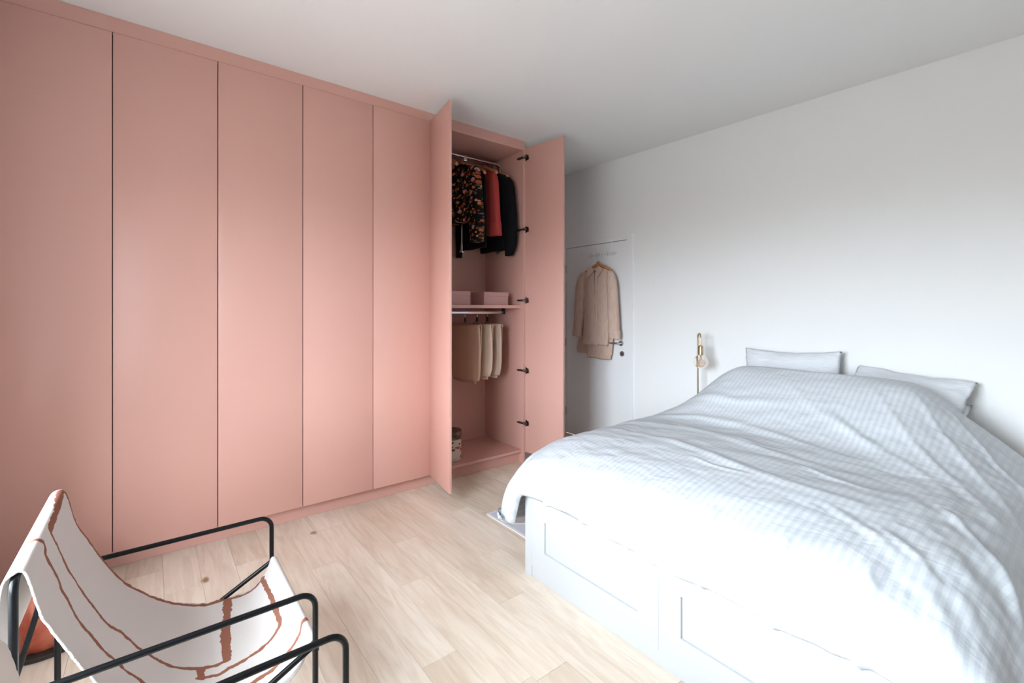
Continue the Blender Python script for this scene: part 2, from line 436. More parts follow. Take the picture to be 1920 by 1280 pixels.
box(bm, fx0, fx1, W_['y0'], W_['y1'], W_['z0'], W_['z0']+q, .003); box(bm, fx0, fx1, W_['y0'], W_['y1'], W_['z1']-q, W_['z1'], .003)
for yy in (W_['y0'], (W_['y0']+W_['y1'])/2-q/2, W_['y1']-q): box(bm, fx0, fx1, yy, yy+q, W_['z0']+q, W_['z1']-q, .003)
tag(obj('window_1', bm, M['grey_cord']), kind='structure')

# planks: strips along Y, staggered
rng = random.Random(11)
SW = .1555
rows_fixed = {0: [2.17], -1: [3.03, 1.62], -2: [2.60, 1.35], 1: [2.585, 1.30], 2: [3.12, 1.75], 3: [2.15, 3.25], -3: [3.10, 2.02], 4: [2.75, 1.5]}
k0 = math.floor((XW-.981)/SW); k1 = math.ceil((XB-.981)/SW)
for k in range(k0, k1+1):
    x0 = max(.981+k*SW, XW); x1 = min(.981+(k+1)*SW, XB)
    if x1-x0 < .01: continue
    cuts = sorted(rows_fixed.get(k, []))
    if cuts:
        y = cuts[0]-rng.uniform(.8, 1.4)
        while y > YR+.2: cuts.insert(0, y); y -= rng.uniform(.8, 1.5)
    else:
        y = YR+rng.uniform(.3, 1.2)
        while y < YL-.2: cuts.append(y); y += rng.uniform(.75, 1.6)
    ys = [YR]+cuts+[YL]
    for a, b in zip(ys[:-1], ys[1:]):
        if b-a < .05: continue
        g = .0002; dz = rng.uniform(-.0003, 0)
        bm = NB()
        v = [bm.verts.new(p) for p in ((x0+g, a+g, -.0135), (x1-g, a+g, -.0135), (x1-g, b-g, -.0135), (x0+g, b-g, -.0135))]
        u = [bm.verts.new(p) for p in ((x0+g+.0003, a+g+.0003, dz), (x1-g-.0003, a+g+.0003, dz), (x1-g-.0003, b-g-.0003, dz), (x0+g+.0003, b-g-.0003, dz))]
        bm.faces.new(u)
        for i in range(4): bm.faces.new((v[i], v[(i+1) % 4], u[(i+1) % 4], u[i]))
        obj('plank', bm, M['oak'], floor)

# door in the back wall
d1 = bpy.data.objects.new('door_1', None); col.objects.link(d1); d1.location = (XB, 3.30, 0)
tag(d1, 'white flush interior door in the far corner', kind='structure')
bm = NB(); box(bm, XB-.004, XB+.036, 2.884, 3.717, .007, 2.078, .0015); leaf = obj('door_leaf', bm, M['door'], d1)
bm = NB()
box(bm, XB-.012, XB+.06, 2.806, 2.880, 0, 2.135, .002); box(bm, XB-.012, XB+.06, 3.721, 3.795, 0, 2.135, .002)
box(bm, XB-.012, XB+.06, 2.880, 3.721, 2.082, 2.135, .002)
obj('door_frame', bm, M['door'], d1)
bm = NB(); box(bm, XB+.062, XB+.07, 2.85, 3.75, .0, 2.1); obj('gap_shade_sheet', bm, M['dark_gap'], d1)  # dark sheet behind the leaf, paints the shade in its gaps
for z in (.255, 1.03, 1.845):
    bm = NB(); tube(bm, [(XB-.014, 3.721, z-.045), (XB-.014, 3.721, z+.045)], .0075, 12)
    obj('hinge', bm, M['steel'], d1, True)
bm = NB()
lathe(bm, [(.004, -.055), (.010, -.055), (.010, -.014), (.026, -.014), (.027, -.004), (.027, 0)], (XB-.004, 2.945, 1.055), 24, 'X')
tube(bm, fillet([(XB-.02, 2.945, 1.055), (XB-.056, 2.945, 1.055), (XB-.058, 3.07, 1.055)], .015), .0095, 12)
obj('door_handle', bm, M['steel'], d1, True)
bm = NB(); lathe(bm, [(.009, -.004), (.012, -.010), (.026, -.010), (.027, -.004), (.027, 0)], (XB-.004, 2.935, .952), 24, 'X')
kh = obj('keyhole_plate', bm, M['steel'], d1, True)
bm = NB(); box(bm, XB-.016, XB-.0135, 2.932, 2.938, .942, .962, 0); obj('keyhole', bm, M['hinge_dark'], kh)

# ------------------------------------------------------------ built-in wardrobe
YF, TH = 3.22, .02
GAPS = [-.635, -.635, -.163, .309, .781, 1.253, 1.7255]
XE = 2.672
ZB, ZT = .10, 2.862
unit_labels = ['narrow pink wardrobe unit at the left edge of the picture, one plain closed door',
               'pink wardrobe unit with two closed doors, standing behind the sling chair',
               'pink wardrobe unit with two closed doors, directly left of the open bay',
               'pink wardrobe unit standing open at the right end, clothes inside']
def carcass(t, x0, x1, last=False):
    bm = NB()
    box(bm, x0+.001, x0+.019, YF+.022, YL-.03, ZB-.004, ZT-.004); obj('side_panel', bm, M['pink'], t)
    bm = NB(); r1 = x1 if last else x1-.001
    box(bm, r1-.019, r1, YF+(.004 if last else .022), YL-.03, (0.0 if last else ZB-.004), ZT-.004); obj('side_panel', bm, M['pink'], t)
    bm = NB(); box(bm, x0+.019, r1-.019, YL-.045, YL-.03, ZB, ZT-.004); obj('back_panel', bm, M['pink'], t)
    bm = NB(); box(bm, x0+.019, r1-.019, YF+(.004 if last else .024), YL-.045, ZT-.026, ZT-(.001 if last else .004), .001); obj('top_panel', bm, M['pink'], t)
    bm = NB(); box(bm, x0+.019, r1-.019, YF+.024, YL-.045, ZB-.004, ZB+.018, .001); obj('bottom_panel', bm, M['pink'], t)
g = .0022
for i, (a, b, c_) in enumerate([(GAPS[0], GAPS[1], GAPS[2]), (GAPS[2], GAPS[3], GAPS[4]), (GAPS[4], GAPS[5], GAPS[6])]):
    t = thing('wardrobe_unit', ((a+c_)/2, YF+.3, 0), unit_labels[i], 'wardrobe')
    carcass(t, a, c_)
    for x0, x1 in ((a, b), (b, c_)):
        if x1-x0 < .1: continue
        bm = NB(); box(bm, x0+g, x1-g, YF, YF+TH, ZB, ZT-.003, .0012); obj('door', bm, M['pink'], t, True)
    if b > a: bm = NB(); box(bm, b-.012, b+.012, YF+.0205, YF+.0225, ZB, ZT-.01); obj('gap_shade_strip', bm, M['dark_gap'], t)  # dark strip added behind the door joint to paint its shade
    bm = NB(); box(bm, c_-.012, c_+.006, YF+.0205, YF+.0215, ZB, ZT-.01); obj('gap_shade_strip', bm, M['dark_gap'], t)  # same painted shade behind the joint between units
# continuous plinth and fascia
bm = NB(); box(bm, GAPS[0]-.06, XE-.02, 3.285, 3.305, .0005, ZB-.006, .001)
tag(obj('wardrobe_plinth', bm, M['pink']), 'long pink plinth board running along the floor under all wardrobe doors', 'plinth')
bm = NB()
for (xa, xb) in ((GAPS[0]-.06, XE),):
    vs = []
    for x in (xa, xb):
        for y in (YF+.006, YF+.022):
            for z in (ZT, zc(x, YF)-.001): vs.append(bm.verts.new((x, y, z)))
    for q in [(0,1,3,2),(4,6,7,5),(0,4,5,1),(2,3,7,6),(0,2,6,4),(1,5,7,3)]: bm.faces.new([vs[j] for j in q])
    box(bm, XE-.018, XE, YF+.022, YL-.002, ZT, 2.915)
tag(obj('wardrobe_fascia', bm, M['pink']), 'long pink fascia strip closing the gap between wardrobe doors and ceiling', 'fascia')
bm = NB(); box(bm, GAPS[0]-.064, GAPS[0]-.001, YF+.004, YF+.022, .001, ZT-.001)
tag(obj('wardrobe_filler', bm, M['pink']), 'narrow pink filler strip between wardrobe and window wall', 'panel')

# the open bay
bay = thing('wardrobe_unit', (2.2, YF+.3, 0), unit_labels[3], 'wardrobe')
carcass(bay, GAPS[6], XE, last=True)
IL, IR, IB = GAPS[6]+.019, XE-.019, YL-.045
bm = NB(); box(bm, IL, IR, 3.262, IB, 1.404, 1.430, .001); obj('shelf', bm, M['pink'], bay)
def leafdoor(hx, hy, ex, ey, inner):
    """door leaf from hinge edge to free edge; inner = side (+1/-1) its thickness goes to"""
    d = Vector((ex-hx, ey-hy, 0)).normalized(); n = Vector((-d.y, d.x, 0))*inner*TH
    bm = NB(); prism(bm, [(hx, hy), (ex, ey), (ex+n.x, ey+n.y), (hx+n.x, hy+n.y)], ZB, ZT-.003, .0012)
    return bm
ld = tag(obj('door', leafdoor(1.7080, 3.218, 1.638, 2.805, 1), M['pink'], bay, True), 'open left-hand door seen nearly edge on')
rd = tag(obj('door', leafdoor(2.6915, 3.2235, 2.757, 2.797, -1), M['pink'], bay, True), 'open right-hand door showing its inner face')
for z in (2.765, 2.115, 1.475, .84, .365):
    # arm on the side panel, cup plate on the door's inner face
    bm = NB(); box(bm, 2.632, 2.650, 3.205, 3.285, z-.008, z+.008, .003); box(bm, 2.628, 2.634, 3.24, 3.285, z-.006, z+.006, .001)
    h = obj('hinge', bm, M['hinge_dark'], rd, True)
    bm = NB()
    plate(bm, [(2.668, 3.205, z-.03), (2.668, 3.205, z+.03), (2.673, 3.172, z+.018), (2.674, 3.168, z-.018)], (-1, -.1, 0), .004)
    box(bm, 2.640, 2.672, 3.180, 3.206, z-.012, z+.012, .003)
    obj('hinge_cup', bm, M['hinge_metal'], h, True)
    bm = NB(); box(bm, 2.634, 2.640, 3.186, 3.216, z-.006, z+.006, .002); obj('hinge_link', bm, M['chrome'], h, True)
    bm = NB(); box(bm, 1.745, 1.762, 3.205, 3.285, z-.008, z+.008, .003); obj('hinge', bm, M['hinge_dark'], ld, True)

# pull-down clothes lift
LY = 3.55
bm = NB(); tube(bm, [(1.80, LY, 2.775), (2.625, LY, 2.775)], .011, 16)
rail = obj('clothes_rail', bm, M['chrome'], bay, True)
for x in (1.79, 2.622):
    bm = NB(); box(bm, x-.006, x+.006, LY-.02, LY+.02, 1.93, 2.80, .002); obj('lift_arm', bm, M['chrome'], rail)
    bm = NB(); box(bm, x-.018, x+.018, LY-.035, LY+.035, 1.92, 2.0, .006); obj('lift_bracket', bm, M['steel'], rail)
    bm = NB(); lathe(bm, [(.012, -.03), (.024, -.02), (.024, .02), (.012, .03)], (x-.008 if x > 2 else x+.008, LY, 2.772), 16, 'X'); obj('rail_end', bm, M['chrome'], rail, True)
bm = NB(); tube(bm, [(2.24, 3.605, 2.765), (2.24, 3.605, 2.00)], .007, 12)
hd = obj('pull_rod', bm, M['chrome'], rail, True)
bm = NB(); lathe(bm, [(.008, 0), (.011, -.03), (.013, -.06), (.024, -.078), (.022, -.086), (.004, -.086)], (2.24, 3.605, 2.0), 20); obj('pull_handle', bm, M['chrome'], hd, True)
bm = NB(); box(bm, 2.22, 2.255, LY-.014, 3.618, 2.735, 2.79, .005); obj('rod_joint', bm, M['chrome'], hd)
# lower rail
bm = NB(); box(bm, IL+.004, IR-.004, 3.503, 3.519, 1.352, 1.380, .004)
lr = obj('clothes_rail', bm, M['chrome'], bay, True)
for x in (IL+.008, IR-.008):
    bm = NB(); box(bm, x-.008, x+.008, 3.492, 3.530, 1.348, 1.404, .002); obj('rail_bracket', bm, M['hinge_dark'], lr)

# ------------------------------------------------------------ clothes
def loft_rows(bm, rows, n=36, x=0.0, amp=.0, k=60, seed=0, flat=2.6):
    """rows: (z, y_a, y_b, thickness[, dx]); horizontal rings lofted; folds grow downward"""
    rings = []; R = np.array([(r+(0,) if len(r) == 4 else r) for r in rows], float)
    C = catmull(R, 6); C, s = resample(C, max(14, int(abs(R[0, 0]-R[-1, 0])/.018)))
    rr = random.Random(seed); ph = [rr.uniform(0, 6.28) for _ in range(4)]
    for i, (z, ya, yb, t, dx) in enumerate(C):
        f = i/(len(C)-1); ring = []
        for j in range(n):
            a = 2*PI*j/n; ca, sa = math.cos(a), math.sin(a)
            yy = (ya+yb)/2 + (ya-yb)/2*math.copysign(abs(ca)**(2/flat), ca)
            xx = x+dx + t/2*math.copysign(abs(sa)**(2/flat), sa)
            fold = amp*(.25+.75*f)*(math.sin(k*yy+ph[0]+2*f)+.6*math.sin(k*1.9*yy+ph[1]-1.5*f)+.35*math.sin(9*z*3+ph[2]))
            ring.append(bm.verts.new((xx+fold, yy, z + .004*math.sin(25*yy+ph[3])*f)))
        rings.append(ring)
    for i in range(len(rings)-1):
        for j in range(n): bm.faces.new((rings[i][j], rings[i][(j+1) % n], rings[i+1][(j+1) % n], rings[i+1][j]))
    bm.faces.new(rings[0]); bm.faces.new(rings[-1])

def hanger_at(x, yc, zrail, ztop, w, label, ry, matk='hanger', hook='chrome'):
    """wooden hanger: its hook loops over a rail at (yc,zrail) ; ztop = crown of the wood"""
    t = thing('coat_hanger', (x, yc, ztop), label, 'hanger')
    bm = NB(); pts = []
    for k in range(21):
        u = -1+2*k/20; pts.append((x, yc+u*w/2, ztop-.018-.075*abs(u)**1.35+.018*math.exp(-(u/.12)**2)))
    n = 10; rings = []
    for k, q in enumerate(pts):
        u = abs(-1+2*k/20); rx = .0085+.006*u; rz = .016+.006*math.exp(-(u/.2)**2)
        rings.append([bm.verts.new((q[0]+rx*math.cos(2*PI*j/n), q[1], q[2]+rz*math.sin(2*PI*j/n))) for j in range(n)])
    for i in range(20):
        for j in range(n): bm.faces.new((rings[i][j], rings[i][(j+1) % n], rings[i+1][(j+1) % n], rings[i+1][j]))
    bm.faces.new(rings[0]); bm.faces.new(rings[-1])
    obj('hanger_arm', bm, M[matk], t, True)
    bm = NB(); r = ry; zc_ = zrail + .0015
    pts = [(x, yc, ztop-.01), (x, yc, zc_-r-.012)]
    for k in range(0, 15):
        a = -PI/2 + (PI*1.35)*k/14
        pts.append((x, yc+r*math.cos(a), zc_+r*math.sin(a)))
    tube(bm, pts, .0018, 8); obj('hook', bm, M[hook], t, True)
    return t

def sweep_sleeve(bm, rows, x, **kw): loft_rows(bm, rows, 20, x, **kw)

YC = 3.53
# floral blouse
fh = hanger_at(2.25, LY, 2.775, 2.715, .40, 'wooden hanger holding the floral blouse', .0135)
fb = thing('floral_blouse', (2.25, YC, 2.60), 'dark floral-print blouse hanging second from the left on the upper rail', 'blouse')
bm = NB(); loft_rows(bm, [(2.672, 3.60, 3.46, .03), (2.655, 3.68, 3.40, .06), (2.62, 3.745, 3.34, .085), (2.50, 3.745, 3.345, .095), (2.35, 3.735, 3.36, .10), (2.17, 3.74, 3.37, .105)], 40, 2.25, amp=.006, k=34, seed=1)
obj('bodice', bm, M['floral'], fb, 'all')
bm = NB(); sweep_sleeve(bm, [(2.635, 3.40, 3.33, .05), (2.58, 3.41, 3.305, .075), (2.40, 3.40, 3.285, .085), (2.15, 3.40, 3.27, .09), (1.975, 3.385, 3.268, .08)], 2.235, amp=.004, k=60, seed=2); obj('sleeve', bm, M['floral'], fb, 'all')
bm = NB(); sweep_sleeve(bm, [(2.635, 3.755, 3.69, .05), (2.55, 3.79, 3.69, .07), (2.30, 3.79, 3.69, .08), (2.05, 3.79, 3.69, .08)], 2.235, amp=.004, k=60, seed=3); obj('sleeve', bm, M['floral'], fb, 'all')
bm = NB(); lathe(bm, [(.052, 0), (.056, .004), (.050, .022), (.047, .022)], (2.25, YC, 2.664), 20); obj('collar', bm, M['floral'], fb, True)
bm = NB(); box(bm, 2.197, 2.200, 3.60, 3.64, 2.615, 2.65, .001); tag(obj('neck_label', bm, M['label'], fb), 'beige woven neck label')
for part in [o_ for o_ in fb.children]:            # this blouse hangs at a slight angle to the others
    for v in part.data.vertices: v.co.x -= (v.co.y + YC - 3.27)*.24
for part in [o_ for o_ in fh.children if o_.name.startswith('hanger_arm')]:
    for v in part.data.vertices: v.co.x -= (v.co.y)*.24
fh.location.x -= .055
# bare hanger and black pullover
hanger_at(2.03, LY, 2.775, 2.715, .40, 'bare wooden hanger half hidden by the open left door', .0135)
bt = thing('black_pullover', (2.32, YC, 2.5), 'black pullover behind the floral blouse, its hem and cuff showing below', 'pullover')
hanger_at(2.325, LY, 2.775, 2.70, .38, 'wooden hanger directly behind the floral blouse, carrying the black pullover', .0135)
bm = NB(); loft_rows(bm, [(2.655, 3.60, 3.46, .03), (2.635, 3.68, 3.40, .05), (2.59, 3.74, 3.36, .06), (2.35, 3.74, 3.36, .065), (2.10, 3.73, 3.35, .07), (1.95, 3.72, 3.35, .07)], 36, 2.325, amp=.005, k=30, seed=6); obj('bodice', bm, M['black_cloth'], bt, 'all')
bm = NB(); sweep_sleeve(bm, [(2.60, 3.765, 3.71, .05), (2.5, 3.80, 3.71, .06), (2.2, 3.805, 3.72, .065), (1.885, 3.80, 3.735, .05)], 2.31, amp=.004, k=50, seed=5); obj('sleeve', bm, M['black_cloth'], bt, 'all')
# coral-red blouse
hanger_at(2.455, LY, 2.775, 2.725, .38, 'wooden hanger above the coral-red blouse', .0135)
rb = thing('red_blouse', (2.45, YC, 2.5), 'coral-red long-sleeved blouse hanging between the floral blouse and the black jacket', 'blouse')
bm = NB(); loft_rows(bm, [(2.672, 3.61, 3.47, .03), (2.655, 3.66, 3.42, .05), (2.61, 3.72, 3.37, .06), (2.40, 3.73, 3.40, .062), (2.08, 3.73, 3.43, .065)], 36, 2.45, amp=.004, k=40, seed=7); obj('bodice', bm, M['red_cloth'], rb, 'all')
bm = NB(); sweep_sleeve(bm, [(2.625, 3.43, 3.365, .05), (2.55, 3.44, 3.335, .07), (2.35, 3.435, 3.315, .075), (2.17, 3.43, 3.295, .078), (2.062, 3.44, 3.29, .08)], 2.44, amp=.003, k=50, seed=8); sl = obj('sleeve', bm, M['red_cloth'], rb, 'all')
bm = NB(); loft_rows(bm, [(2.175, 3.432, 3.296, .085), (2.055, 3.442, 3.286, .088)], 20, 2.44, seed=8); obj('cuff', bm, M['red_cloth'], sl, 'all')
# black jacket
hanger_at(2.565, LY, 2.775, 2.70, .42, 'wooden hanger inside the black jacket at the right end', .0135)
bj = thing('black_jacket', (2.57, YC, 2.45), 'black jacket with full sleeves, furthest right on the upper rail', 'jacket')
bm = NB(); loft_rows(bm, [(2.665, 3.62, 3.46, .03), (2.64, 3.70, 3.40, .05), (2.59, 3.78, 3.33, .07), (2.40, 3.79, 3.33, .075), (2.10, 3.77, 3.34, .08), (1.945, 3.76, 3.36, .075)], 36, 2.56, amp=.004, k=30, seed=9); obj('bodice', bm, M['black_cloth'], bj, 'all')
bm = NB(); sweep_sleeve(bm, [(2.60, 3.40, 3.33, .05), (2.52, 3.40, 3.275, .075), (2.30, 3.39, 3.245, .085), (2.08, 3.38, 3.235, .09), (1.95, 3.37, 3.25, .085), (1.885, 3.37, 3.29, .06)], 2.575, amp=.003, k=50, seed=10); obj('sleeve', bm, M['black_cloth'], bj, 'all')

# folded trousers on the lower rail
def trousers(x, yf, zt, zb, mk, label, hlabel, seed, th=.05):
    h = thing('trouser_hanger', (x, 3.511, zt), hlabel, 'hanger')
    bm = NB(); tube(bm, [(x, yf-.012, zt-.006), (x, 3.75, zt+.006)], .0075, 12); obj('hanger_bar', bm, M['hanger'], h, True)
    bm = NB(); r = .021; zz = 1.366
    pts = [(x, 3.511, zt+.045), (x, 3.511, zz-r-.008)]
    for k in range(15):
        a = -PI/2+PI*1.3*k/14; pts.append((x, 3.511+r*math.cos(a), zz+r*math.sin(a)))
    tube(bm, pts, .0018, 8)
    for s in (-1, 1): tube(bm, fillet([(x, 3.511, zt+.05), (x, 3.511+s*.05, zt+.03), (x, 3.511+s*.06, zt)], .02), .0016, 8)
    obj('hook', bm, M['chrome'], h, True)
    bm = NB(); box(bm, x-.006, x+.006, 3.499, 3.523, zt+.03, zt+.075, .004); obj('clamp', bm, M['hinge_dark'], h, True)
    t = thing('trousers', (x, 3.5, zb), label, 'trousers', 'folded trousers on the lower rail')
    bm = NB(); rw = [(zt+.012, 3.735, yf+.006, .022), (zt-.02, 3.738, yf+.004, .032), (zt-.20, 3.745, yf-.012, th), (zt-.36, 3.745, yf+.0, th+.01), (zb+.03, 3.742, yf+.02, th+.012), (zb, 3.74, yf+.035, th+.012)]
    loft_rows(bm, rw, 44, x-.01, amp=.0045, k=42, seed=seed); obj('front_leg', bm, M[mk], t, 'all')
    bm = NB(); rw = [(zt+.012, 3.73, yf+.02, .018), (zt-.2, 3.735, yf+.03, .03), (zb+.012, 3.735, yf+.10, .04), (zb-.035, 3.74, yf+.11, .04)]
    loft_rows(bm, rw, 36, x+.022, amp=.004, k=36, seed=seed+1); obj('back_leg', bm, M[mk], t, 'all')
trousers(2.216, 3.262, 1.247, .775, 'trouser1', 'beige trousers folded over the leftmost hanger of the lower rail', 'wooden trouser hanger, leftmost on the lower rail', 20, .055)
trousers(2.344, 3.270, 1.247, .80, 'trouser2', 'cream trousers folded in the middle of the lower rail', 'wooden trouser hanger, middle of the lower rail', 23, .045)
trousers(2.462, 3.290, 1.250, .805, 'trouser3', 'greyish beige trousers folded furthest right on the lower rail', 'wooden trouser hanger furthest right, its bar end showing', 26, .045)

# boxes on the shelf
def card_box(x0, x1, y0, y1, z0, h, label):
    t = thing('storage_box', ((x0+x1)/2, (y0+y1)/2, z0), label, 'box', 'pink storage boxes on the wardrobe shelf')
    bm = NB(); box(bm, x0+.003, x1-.003, y0+.003, y1-.003, z0+.0005, z0+h-.004, .001); obj('box_body', bm, M['pink_box'], t)
    bm = NB(); box(bm, x0, x1, y0, y1, z0+h-.037, z0+h, .0015); obj('lid', bm, M['pink_box'], t)
card_box(1.87, 2.137, 3.30, 3.52, 1.430, .118, 'pink lidded storage box at the left on the shelf, cut by the open door')
card_box(2.276, 2.544, 3.30, 3.51, 1.430, .116, 'pink lidded storage box at the right on the shelf')
# floral hat box on the bay floor
t = thing('round_box', (1.99, 3.42, .118), 'round floral-print box with brown lid on the wardrobe floor', 'box')
bm = NB(); lathe(bm, [(.105, .0005), (.109, .004), (.109, .20), (.1, .20)], (1.99, 3.42, .118), 40); obj('box_body', bm, M['floral_box'], t, True)
M['brownlid'] = mat('brown_card_lid', srgb(96, 66, 50), .6); mottled(M['brownlid'], srgb(60, 44, 36), srgb(130, 96, 74), 25)
bm = NB(); lathe(bm, [(.1125, .185), (.113, .188), (.113, .243), (.110, .247), (.02, .247)], (1.99, 3.42, .118), 40); obj('lid', bm, M['brownlid'], t, True)

# ------------------------------------------------------------ over-door rack, hanger and linen shirt
t = thing('door_rack', (XB-.03, 3.18, 1.95), 'white over-door hook rack hung on the top of the far door', 'rack')
for y in (3.275, 3.075):
    bm = NB()
    pts = [(XB-.0075, y, 1.95), (XB-.0075, y, 2.0795), (XB+.03, y, 2.0795)]
    box(bm, XB-.008, XB-.0045, y-.008, y+.008, 1.945, 2.081, .0005); box(bm, XB-.008, XB+.03, y-.008, y+.008, 2.0785, 2.081, .0005)
    obj('strap', bm, M['wire'], t)
bm = NB(); tube(bm, [(XB-.014, 3.355, 1.965), (XB-.014, 3.005, 1.965)], .006, 10); obj('crossbar', bm, M['wire'], t, True)
for i in range(5):
    y = 3.335-.077*i
    bm = NB(); tube(bm, fillet([(XB-.014, y, 1.985), (XB-.014, y, 1.948), (XB-.045, y, 1.940), (XB-.055, y, 1.975)], .012), .0042, 8)
    obj('hook', bm, M['wire'], t, True)
SX = 3.625
hanger_at(SX, 3.192, 1.945, 1.872, .36, 'wooden coat hanger on the white door rack, inside the linen shirt', .014)
ls = thing('linen_shirt', (SX, 3.19, 1.0), 'oversized tan linen shirt with collar hanging on the far door', 'shirt')
bm = NB(); loft_rows(bm, [(1.822, 3.25, 3.135, .03), (1.80, 3.31, 3.08, .05), (1.765, 3.385, 3.005, .065), (1.70, 3.40, 2.985, .075), (1.50, 3.385, 2.985, .08), (1.28, 3.375, 3.01, .085), (1.03, 3.388, 3.06, .085)], 48, SX-.005, amp=.0035, k=38, seed=31)
obj('body', bm, M['linen'], ls, 'all')
bm = NB(); loft_rows(bm, [(1.60, 3.38, 3.0, .03), (1.3, 3.40, 3.0, .035), (1.05, 3.50, 3.02, .035), (.96, 3.525, 3.03, .035), (.93, 3.51, 3.035, .03)], 40, SX+.030, amp=.004, k=30, seed=32)
obj('back_tail', bm, M['linen'], ls, 'all')
bm = NB(); loft_rows(bm, [(1.05, 3.36, 3.05, .02), (.90, 3.352, 3.04, .022), (.888, 3.345, 3.055, .02)], 30, SX+.018, amp=.004, k=30, seed=33)
obj('back_tail', bm, M['linen'], ls, 'all')
bm = NB(); sweep_sleeve(bm, [(1.785, 3.395, 3.34, .05), (1.70, 3.455, 3.355, .075), (1.50, 3.482, 3.365, .085), (1.30, 3.497, 3.378, .08), (1.19, 3.508, 3.395, .075), (1.112, 3.515, 3.405, .075)], SX-.022, amp=.003, k=40, seed=34); s1 = obj('sleeve', bm, M['linen'], ls, 'all')
bm = NB(); loft_rows(bm, [(1.18, 3.513, 3.398, .082), (1.108, 3.520, 3.402, .084)], 20, SX-.022, seed=1); obj('cuff', bm, M['linen'], s1, 'all')
bm = NB(); sweep_sleeve(bm, [(1.775, 3.045, 2.985, .05), (1.69, 3.045, 2.945, .075), (1.45, 3.035, 2.922, .085), (1.25, 3.025, 2.91, .085), (1.11, 3.008, 2.902, .08)], SX-.022, amp=.003, k=40, seed=35); s2 = obj('sleeve', bm, M['linen'], ls, 'all')
bm = NB(); loft_rows(bm, [(1.19, 3.03, 2.900, .088), (1.105, 3.012, 2.896, .088)], 20, SX-.022, seed=1); obj('cuff', bm, M['linen'], s2, 'all')
bm = NB()
plate(bm, [(SX-.042, 3.205, 1.792), (SX-.036, 3.243, 1.836), (SX-.044, 3.292, 1.800), (SX-.080, 3.262, 1.720)], (-1, 0, 0), .009)
plate(bm, [(SX-.042, 3.180, 1.792), (SX-.036, 3.142, 1.836), (SX-.044, 3.090, 1.800), (SX-.080, 3.128, 1.714)], (-1, 0, 0), .009)
obj('collar', bm, M['linen'], ls)
bm = NB(); plate(bm, [(SX+.012, 3.275, 1.80), (SX+.012, 3.248, 1.848), (SX+.012, 3.138, 1.848), (SX+.012, 3.110, 1.80)], (-1, 0, 0), .004); obj('collar_stand', bm, M['linen'], ls)
M['linen_shade'] = mat('linen_neck_shade', srgb(120, 92, 80), .9)  # darkened linen colour, shade inside the shirt front painted in
bm = NB(); plate(bm, [(SX-.046, 3.201, 1.792), (SX-.046, 3.184, 1.792), (SX-.049, 3.186, 1.56), (SX-.049, 3.190, 1.56)], (-1, 0, 0), .003); tag(obj('neck_shade_strip', bm, M['linen_shade'], ls), 'dark strip painting the shade inside the open neckline')
bm = NB(); box(bm, SX-.058, SX-.046, 3.160, 3.184, 1.03, 1.77, .003)
obj('placket', bm, M['linen'], ls)
for k in range(5):
    bm = NB(); lathe(bm, [(.001, -.0025), (.0045, -.002), (.005, 0)], (SX-.058, 3.172, 1.68-.13*k), 10, 'X'); obj('button', bm, M['label'], ls, True)

# ------------------------------------------------------------ floor lamp by the bed head
LX, LYY = 3.54, 2.04
t = thing('floor_lamp', (LX, LYY, 0), 'slim brass floor lamp with a clear globe bulb beside the bed head', 'lamp')
bm = NB(); lathe(bm, [(.02, .001), (.115, .001), (.12, .006), (.12, .012), (.114, .018), (.012, .020), (.012, .03)], (LX, LYY, 0), 40); obj('base', bm, M['brass'], t, True)
ox, oy = -.060, -.060
bm = NB(); pts = [(LX, LYY, .018), (LX, LYY, 1.155)]; rr = math.hypot(ox, oy)/2
for k in range(1, 16):
    a = PI-PI*k/15
    f = (1+math.cos(a))/2
    pts.append((LX+ox*f, LYY+oy*f, 1.155+rr*math.sin(a)))
pts.append((LX+ox, LYY+oy, 1.10))
tube(bm, pts, .0062, 12); obj('pole', bm, M['brass'], t, True)
bx, by = LX+ox, LYY+oy
bm = NB(); lathe(bm, [(.006, 1.105), (.018, 1.100), (.021, 1.094), (.021, 1.030), (.018, 1.028)], (bx, by, 0), 24); obj('socket', bm, M['brass'], t, True)
bm = NB(); R = .055; prof = [(.014, 1.030), (.015, 1.018)]
for k in range(2, 20):
    a = PI*k/20; prof.append((R*math.sin(a), .972+R*math.cos(a)))
prof.append((.002, .972-R)); lathe(bm, prof, (bx, by, 0), 36); bulb = obj('globe_bulb', bm, M['glass'], t, 'all')
bm = NB(); prof = [(.006, 1.02), (.008, .992)]
for k in range(2, 12):
    a = PI*k/12; prof.append((.030*math.sin(a), .958+.030*math.cos(a)))
prof.append((.002, .928)); lathe(bm, prof, (bx, by, 0), 24); tag(obj('inner_bulb', bm, M['amber'], bulb, 'all'), 'amber tinted core of the bulb')

# ------------------------------------------------------------ rug
bm = NB(); box(bm, 1.80, 3.15, 1.955, 2.55, .0005, .010, .003)
rug = thing('rug', (2.5, 2.25, 0), 'grey and white patterned low-pile rug lying beside the bed', 'rug')
obj('pile', bm, M['rug'], rug)
bm = NB(); box(bm, 1.787, 1.80, 1.955, 2.564, .0005, .009, .002); box(bm, 1.80, 3.163, 2.55, 2.564, .0005, .009, .002); box(bm, 3.15, 3.163, 1.955, 2.55, .0005, .009, .002)
tag(obj('binding', bm, M['rug_edge'], rug), 'white bound edge')

